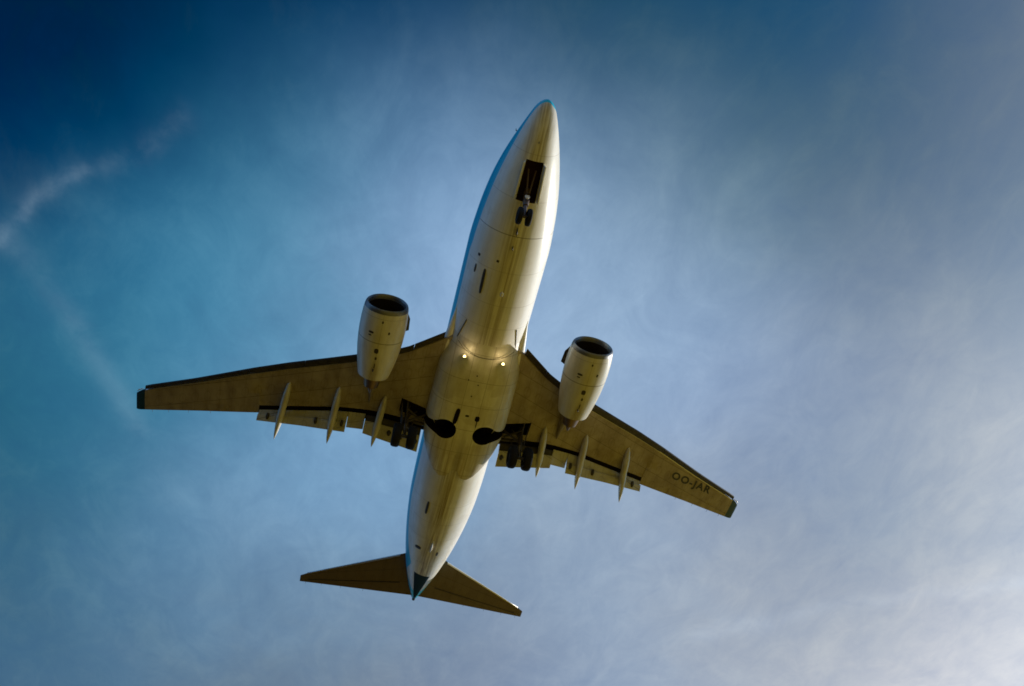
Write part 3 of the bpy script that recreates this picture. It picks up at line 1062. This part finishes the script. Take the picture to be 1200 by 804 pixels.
# retractable landing lamps under the wing root, switched on
for s in (1, -1):
    bm = bmesh.new()
    c = Vector((s * 0.92, -12.02, -2.18))
    lathe(bm, [(-0.14, 0.02), (-0.13, 0.06), (-0.05, 0.085), (0.0, 0.09), (0.012, 0.080), (0.0, 0.068)], 24)
    lamp = mesh_obj('landing_lamp', bm, m_rim, plane)
    lamp.location = c + Vector((0, 0.10, -0.10))
    lamp.rotation_euler = (R(-38), 0, 0)
    bm = bmesh.new()
    lathe(bm, [(0.006, 0.070), (0.018, 0.05), (0.024, 0.025), (0.026, 0.001)], 24)
    lens = mesh_obj('lens', bm, m_lamp, lamp)
    ld = bpy.data.lights.new('landing_beam', 'POINT')
    ld.energy = 7.0
    ld.color = (1.0, 0.74, 0.36)
    ld.shadow_soft_size = 0.05
    lo = bpy.data.objects.new('landing_beam', ld)
    COL.objects.link(lo)
    lo.parent = lamp
    lo.location = (0, 0.16, 0.02)
    bm = bmesh.new()
    tube(bm, [(s * 0.92, -12.10, -2.05), (s * 0.92, -12.0, -2.22)], .05, 10)
    mesh_obj('lamp_arm', bm, m_strut, plane)

# ------------------------------------------------------------------ engines
def build_engine(s):
    pitch = R(4.5)
    Mx = Matrix.Translation((s * 4.87, -10.22, -1.80)) @ Matrix.Rotation(pitch, 4, 'X') @ Matrix.Rotation(R(0.6) * s, 4, 'Z')
    bm = bmesh.new()
    outer = [(-.20, 1.005), (-.42, 1.035), (-.8, 1.058), (-1.3, 1.065), (-1.8, 1.045), (-2.3, 1.0), (-2.8, .93), (-3.3, .835), (-3.62, .765), (-3.74, .735), (-3.74, .715), (-3.5, .735), (-2.6, .80), (-2.6, .30)]
    rings = lathe(bm, outer, 72, mi=[0] * 9 + [1] * 4)
    # flattened underside at the front, like a flat-bottomed cowl
    for v in bm.verts:
        if v.co.z < 0 and v.co.y > -2.2:
            v.co.z *= 1 - 0.055 * (1 + v.co.y / 2.2)
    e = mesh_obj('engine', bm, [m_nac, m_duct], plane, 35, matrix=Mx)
    def flatten(bm_):
        for v in bm_.verts:
            if v.co.z < 0 and v.co.y > -2.2:
                v.co.z *= 1 - 0.055 * (1 + v.co.y / 2.2)
    bm = bmesh.new()
    lathe(bm, [(-.20, 1.003), (-.10, .985), (-.035, .955), (0, .915), (-.03, .875), (-.10, .845), (-.22, .82)], 72)
    flatten(bm)
    mesh_obj('intake_lip', bm, m_lip, e)
    bm = bmesh.new()
    lathe(bm, [(-.22, .82), (-.5, .795), (-.9, .785), (-1.15, .785)], 64)
    flatten(bm)
    mesh_obj('intake_duct', bm, m_duct, e)
    bm = bmesh.new()
    for k in range(24):
        a0 = k / 24 * math.tau
        pr = []
        for i in range(5):
            r = 0.22 + (0.775 - 0.22) * i / 4
            tw = R(28) + R(34) * i / 4
            ch = 0.10 + 0.07 * i / 4
            for sg in (-1, 1):
                da = sg * ch * math.sin(tw) / r * .5 * 1.3
                pr.append((r * math.sin(a0 + da), -1.06 + sg * ch * math.cos(tw) * .5, r * math.cos(a0 + da)))
        vv = [bm.verts.new(p) for p in pr]
        for i in range(4):
            bm.faces.new((vv[2 * i], vv[2 * i + 1], vv[2 * i + 3], vv[2 * i + 2]))
    lathe(bm, [(-1.20, .78), (-1.20, .05)], 48)
    mesh_obj('fan', bm, m_fan, e)
    bm = bmesh.new()
    lathe(bm, [(-.72, .002), (-.76, .05), (-.86, .12), (-1.0, .2), (-1.14, .235)], 32)
    mesh_obj('spinner', bm, m_fan, e)
    bm = bmesh.new()
    lathe(bm, [(-2.7, .52), (-3.5, .50), (-4.05, .41), (-4.42, .335), (-4.42, .315), (-4.0, .36), (-4.0, .24)], 40)
    mesh_obj('exhaust_nozzle', bm, m_hot, e)
    bm = bmesh.new()
    lathe(bm, [(-4.0, .24), (-4.35, .20), (-4.75, .07), (-4.85, .005)], 32)
    mesh_obj('exhaust_plug', bm, m_hot, e)
    # strake on the inboard shoulder
    bm = bmesh.new()
    an = R(20)
    for sg in (-1, 1):
        pass
    d = Vector((-s * math.cos(an), 0, math.sin(an)))
    q = Vector((d.z, 0, -d.x)) * .012
    P = [Vector((0, -.35, 0)) + d * 1.0, Vector((0, -1.45, 0)) + d * 1.03, Vector((0, -1.35, 0)) + d * 1.27, Vector((0, -.75, 0)) + d * 1.22]
    loft(bm, [[p + q for p in P], [p - q for p in P]])
    mesh_obj('strake', bm, m_slat, e)
    # marks under the cowl: latches, vents, drain mast
    def pad(name, ax, yy, lx, ly, m=m_vent):
        bm = bmesh.new()
        r = lin([(-3.8, .72), (-3.3, .835), (-2.8, .93), (-2.3, 1.0), (-1.8, 1.045), (-1.3, 1.065), (-.8, 1.058), (-.42, 1.035), (0, 1.0)], yy)
        def P(dx, dy, dr):
            a = R(ax) + dx / r
            rr_ = lin([(-3.8, .72), (-3.3, .835), (-2.8, .93), (-2.3, 1.0), (-1.8, 1.045), (-1.3, 1.065), (-.8, 1.058), (-.42, 1.035), (0, 1.0)], yy + dy) + dr
            z = -math.cos(a) * rr_
            y = yy + dy
            if y > -2.2 and z < 0:
                z *= 1 - 0.055 * (1 + y / 2.2)
            return (math.sin(a) * rr_, y, z)
        rg = []
        for dr in (-.03, .010):
            rg.append([P(lx / 2 * math.copysign(abs(math.cos(k / 12 * math.tau)) ** .7, math.cos(k / 12 * math.tau)), ly / 2 * math.copysign(abs(math.sin(k / 12 * math.tau)) ** .7, math.sin(k / 12 * math.tau)), dr) for k in range(12)])
        loft(bm, rg)
        mesh_obj(name, bm, m, e)
    pad('cowl_vent', 2, -2.02, .20, .26)
    pad('cowl_vent', 0, -2.42, .10, .16)
    pad('cowl_latch', 0, -.55, .08, .12)
    pad('cowl_latch', -20, -1.05, .09, .14)
    pad('cowl_latch', 24, -1.15, .26, .10)
    pad('cowl_latch', 26, -1.30, .16, .06)
    pad('cowl_latch', 0, -2.85, .05, .30)
    bm = bmesh.new()
    tube(bm, [(0.02, -3.05, -.86), (0.02, -3.12, -1.0)], [.04, .02], 8)
    mesh_obj('drain_mast', bm, m_vent, e)
    # pylon
    bm = bmesh.new()
    rr = []
    X = s * 4.87
    for (y, zt, zb, hw) in ((-11.6, -.84, -1.0, .05), (-12.3, -.62, -1.1, .15), (-13.2, -.58, -1.45, .20), (-14.2, -.62, -1.55, .21), (-15.0, -.66, -1.42, .18), (-15.8, -.72, -1.12, .12), (-16.6, -.78, -.92, .03)):
        ring = []
        for k in range(16):
            th = k / 16 * math.tau
            a, c = math.cos(th), math.sin(th)
            ring.append((X + math.copysign(abs(a) ** .7, a) * hw, y, (zt + zb) / 2 + math.copysign(abs(c) ** .8, c) * (zt - zb) / 2))
        rr.append(ring)
    loft(bm, rr)
    mesh_obj('pylon', bm, m_pylon, plane, 50)
    return e
for s in (1, -1):
    build_engine(s)

# ------------------------------------------------------------------ landing gear
def wheel(parent, cx, cy, cz, r, wd):
    bm = bmesh.new()
    h = wd / 2
    prof = [(-h * .55, r * .50), (-h * .9, r * .62), (-h, r * .78), (-h * .86, r * .92), (-h * .5, r * .99), (0, r), (h * .5, r * .99), (h * .86, r * .92), (h, r * .78), (h * .9, r * .62), (h * .55, r * .50)]
    lathe(bm, prof, 36, axis='x')
    o = mesh_obj('wheel', bm, m_tyre, parent, 60)
    o.location = (cx, cy, cz)
    bm = bmesh.new()
    lathe(bm, [(-h * .40, .02), (-h * .44, r * .2), (-h * .30, r * .34), (-h * .58, r * .52), (h * .58, r * .52), (h * .30, r * .34), (h * .44, r * .2), (h * .40, .02)], 28, axis='x')
    return o, bm

def gear_leg_root(name):
    return name

for s in (1, -1):
    top = Vector((s * 2.92, -16.42, -0.95))
    foot = Vector((s * 2.88, -16.62, -2.98))
    bm = bmesh.new()
    tube(bm, [top + Vector((0, 0, .25)), top.lerp(foot, .35), top.lerp(foot, .58)], [.12, .125, .12], 16, mi=0)
    tube(bm, [top.lerp(foot, .56), foot], [.085, .08], 14, mi=1)
    tube(bm, [foot + Vector((-.28, 0, 0)), foot + Vector((.28, 0, 0))], .085, 12, mi=0)
    # torque links behind the leg
    a, m_, c_ = top.lerp(foot, .56) + Vector((0, -.10, 0)), top.lerp(foot, .78) + Vector((0, -.36, 0)), foot + Vector((0, -.08, .05))
    tube(bm, [a, m_], [.06, .04], 8)
    tube(bm, [m_, c_], [.04, .06], 8)
    leg = mesh_obj('main_landing_gear', bm, [m_strut, m_chrome], plane, 50)
    for dx in (-.37, .37):
        w_, bmr = wheel(leg, foot.x + dx, foot.y, foot.z, .585, .43)
        mesh_obj('wheel_hub', bmr, m_rim, leg, 40).location = w_.location
    bm = bmesh.new()
    tube(bm, [(s * 1.95, -16.45, -1.10), top.lerp(foot, .50)], [.06, .05], 10)
    tube(bm, [(s * 2.45, -16.42, -1.05), top.lerp(foot, .34)], [.035, .03], 8)
    mesh_obj('side_brace', bm, m_strut, leg)
    bm = bmesh.new()
    tube(bm, [(s * 3.0, -15.95, -.98), top.lerp(foot, .45)], [.05, .045], 10)
    tube(bm, [(s * 2.88, -17.1, -1.05), top.lerp(foot, .42)], [.05, .045], 10)
    mesh_obj('drag_brace', bm, m_strut, leg)
    bm = bmesh.new()
    tube(bm, [(s * 3.20, -16.95, -1.12), (s * 2.2, -16.98, -1.28), (s * 1.9, -17.0, -1.30)], [.07, .09, .06], 10)
    tube(bm, [(s * 2.95, -16.2, -1.3), (s * 2.1, -16.75, -1.35)], [.055, .065], 10)
    tube(bm, [(s * 2.55, -16.95, -1.2), (s * 2.62, -17.1, -1.75), top.lerp(foot, .62)], [.05, .05, .04], 8)
    mesh_obj('retraction_actuator', bm, m_strut, leg)
    # leg door, hung outboard beside the strut
    bm = bmesh.new()
    P = [(s * 3.30, -16.02, -.94), (s * 3.30, -16.66, -.92), (s * 3.12, -16.82, -2.05), (s * 3.10, -16.42, -2.12)]
    loft(bm, [P, [(p[0] - s * .035, p[1], p[2]) for p in P]])
    mesh_obj('gear_door', bm, m_strut, leg)
    # brake hoses
    bm = bmesh.new()
    tube(bm, [top.lerp(foot, .2) + Vector((0, .13, 0)), top.lerp(foot, .5) + Vector((s * .08, .2, 0)), top.lerp(foot, .8) + Vector((0, .16, 0)), foot + Vector((0, .1, .05))], .018, 6)
    mesh_obj('brake_hose', bm, m_vent, leg)

top = Vector((0, -3.62, -1.55))
foot = Vector((0, -4.28, -2.93))
bm = bmesh.new()
tube(bm, [top, top.lerp(foot, .45), top.lerp(foot, .60)], [.14, .14, .12], 14)
tube(bm, [top.lerp(foot, .58), foot], [.08, .075], 12, mi=0)
tube(bm, [foot + Vector((-.14, 0, 0)), foot + Vector((.14, 0, 0))], .06, 10)
tube(bm, [top.lerp(foot, .55) + Vector((0, -.05, 0)), top.lerp(foot, .75) + Vector((0, -.28, 0)), foot + Vector((0, -.05, .05))], [.04, .03, .04], 8)
nleg = mesh_obj('nose_landing_gear', bm, [m_noseleg, m_chrome], plane, 50)
for dx in (-.20, .20):
    w_, bmr = wheel(nleg, foot.x + dx, foot.y, foot.z, .37, .23)
    mesh_obj('wheel_hub', bmr, m_rim, nleg, 40).location = w_.location
bm = bmesh.new()
tube(bm, [(-.16, -2.75, -1.45), (-.06, -3.55, -2.05)], .035, 8)
tube(bm, [(.16, -2.75, -1.45), (.06, -3.55, -2.05)], .035, 8)
mesh_obj('drag_brace', bm, m_noseleg, nleg)
bm = bmesh.new()
lathe(bm, [(-.08, .02), (-.07, .09), (0, .11), (.01, .10), (.02, .001)], 20)
tl = mesh_obj('taxi_lamp', bm, m_pos, nleg)
tl.location = (0, -3.66, -2.22)
tl.rotation_euler = (R(-15), 0, 0)
for s in (1, -1):
    bm = bmesh.new()
    a = [(s * .375, -2.38), (s * .40, -3.10), (s * .43, -3.93)]
    r0 = []
    for dx, dz in ((0, .03), (.03 * s, .03), (.11 * s, -.26), (.07 * s, -.27)):
        r0.append([(x + dx, y, fus_z(x, y) + dz) for x, y in a])
    # door plate: loft along the hinge
    rings = [[r0[k][i] for k in range(4)] for i in range(3)]
    loft(bm, rings)
    mesh_obj('nose_gear_door', bm, m_door, plane, 30)

# ------------------------------------------------------------------ tail
def tail_surface(name, s):
    bm = bmesh.new()
    rr = []
    for i in range(13):
        u = i / 12
        x = 0.16 + (7.18 - 0.16) * u
        y0 = -27.62 + (-32.80 + 27.62) * u if False else -28.52 + (x - 1.33) * (-32.74 + 28.52) / (7.18 - 1.33)
        y1 = -31.72 + (x - 0.25) * (-33.38 + 31.72) / (7.18 - 0.25)
        z = 1.02 + (x - 1.0) * (2.05 - 1.02) / 6.18
        if u > .97:
            y0 -= .10
        c = y0 - y1
        th = 0.09 if u < .99 else 0.05
        low, up = [], []
        for k in range(10):
            q = (1 - math.cos(k / 9 * math.pi)) / 2
            t_ = 5 * th * c * (.2969 * math.sqrt(q) - .126 * q - .3516 * q * q + .2843 * q ** 3 - .1015 * q ** 4) * .5 * 1.0
            low.append((s * x, y0 - q * c, z - t_))
            up.append((s * x, y0 - q * c, z + t_ + .002))
        rr.append(low + up[::-1])
    loft(bm, rr)
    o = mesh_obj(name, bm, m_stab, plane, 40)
    # bare metal leading edge
    bm = bmesh.new()
    rr = []
    for i in range(9):
        x = 1.45 + (6.80 - 1.45) * i / 8
        y0 = -28.52 + (x - 1.33) * (-32.74 + 28.52) / (7.18 - 1.33)
        z = 1.02 + (x - 1.0) * (2.05 - 1.02) / 6.18
        c = 3.2 - (x - .25) * .37
        rr.append([(s * x, y0 + a * 1.0, z + b_) for a, b_ in ((.012, 0), (.0, .026), (-.035, .045 * c / 2), (-.09, .066 * c / 2), (-.09, -.066 * c / 2), (-.035, -.045 * c / 2), (.0, -.026))])
    loft(bm, rr)
    mesh_obj('leading_edge', bm, m_le, o, 60)
    for xd in (3.2, 4.6, 5.8, 6.8):
        bm = bmesh.new()
        yd = -31.72 + (xd - 0.25) * (-33.38 + 31.72) / (7.18 - 0.25)
        zd = 1.02 + (xd - 1.0) * (2.05 - 1.02) / 6.18
        tube(bm, [(s * xd, yd + .02, zd), (s * xd, yd - .15, zd - .01)], .008, 6)
        mesh_obj('static_discharger', bm, m_vent, o)
    # elevator hinge strip
    bm = bmesh.new()
    rr = []
    for i in range(5):
        x = 1.1 + 5.6 * i / 4
        y0 = -28.52 + (x - 1.33) * (-32.74 + 28.52) / (7.18 - 1.33)
        y1 = -31.72 + (x - 0.25) * (-33.38 + 31.72) / (7.18 - 0.25)
        z = 1.02 + (x - 1.0) * (2.05 - 1.02) / 6.18
        yy = y1 + (y0 - y1) * .30
        cc = (y0 - y1)
        rr.append([(s * x, yy + a, z + b_ - .038 * cc * .55) for a, b_ in ((.02, .02), (.02, -.012), (-.02, -.012), (-.02, .02))])
    loft(bm, rr)
    mesh_obj('elevator_hinge', bm, m_vent, o)
    return o
for s in (1, -1):
    tail_surface('tailplane', s)
# fin with rudder
bm = bmesh.new()
rr = []
for (z, y0, y1, th) in ((1.55, -24.4, -31.5, .30), (2.2, -25.6, -31.7, .50), (4.5, -28.0, -32.3, .40), (7.0, -30.0, -32.95, .28), (8.9, -31.5, -33.4, .18), (9.1, -31.9, -33.4, .08)):
    ring = []
    for k in range(20):
        th_ = k / 20 * math.tau
        q = (1 - math.cos(th_)) / 2
        prof = 4 * math.sqrt(q) * (1 - q) * .65 if 0 < q < 1 else 0
        ring.append((math.copysign(prof * th / 2, math.sin(th_)) if 0 < q < 1 else 0, y0 + (y1 - y0) * q, z))
    rr.append(ring)
loft(bm, rr)
mesh_obj('tail_fin', bm, m_finb, plane, 50)
# tail skid, tail cone exhaust and rear light
bm = bmesh.new()
tube(bm, [(0, -24.6, -1.36), (0, -25.3, -1.34), (0, -25.8, -1.10)], [.04, .07, .03], 10, flat=(.6, 1.4))
mesh_obj('tail_skid', bm, m_door, plane)
bm = bmesh.new()
lathe(bm, [(-32.10, .13), (-32.36, .09), (-32.36, .07), (-32.15, .08)], 20)
apu = mesh_obj('exhaust_outlet', bm, m_vent, plane)
apu.location = (0, 0, 1.15)
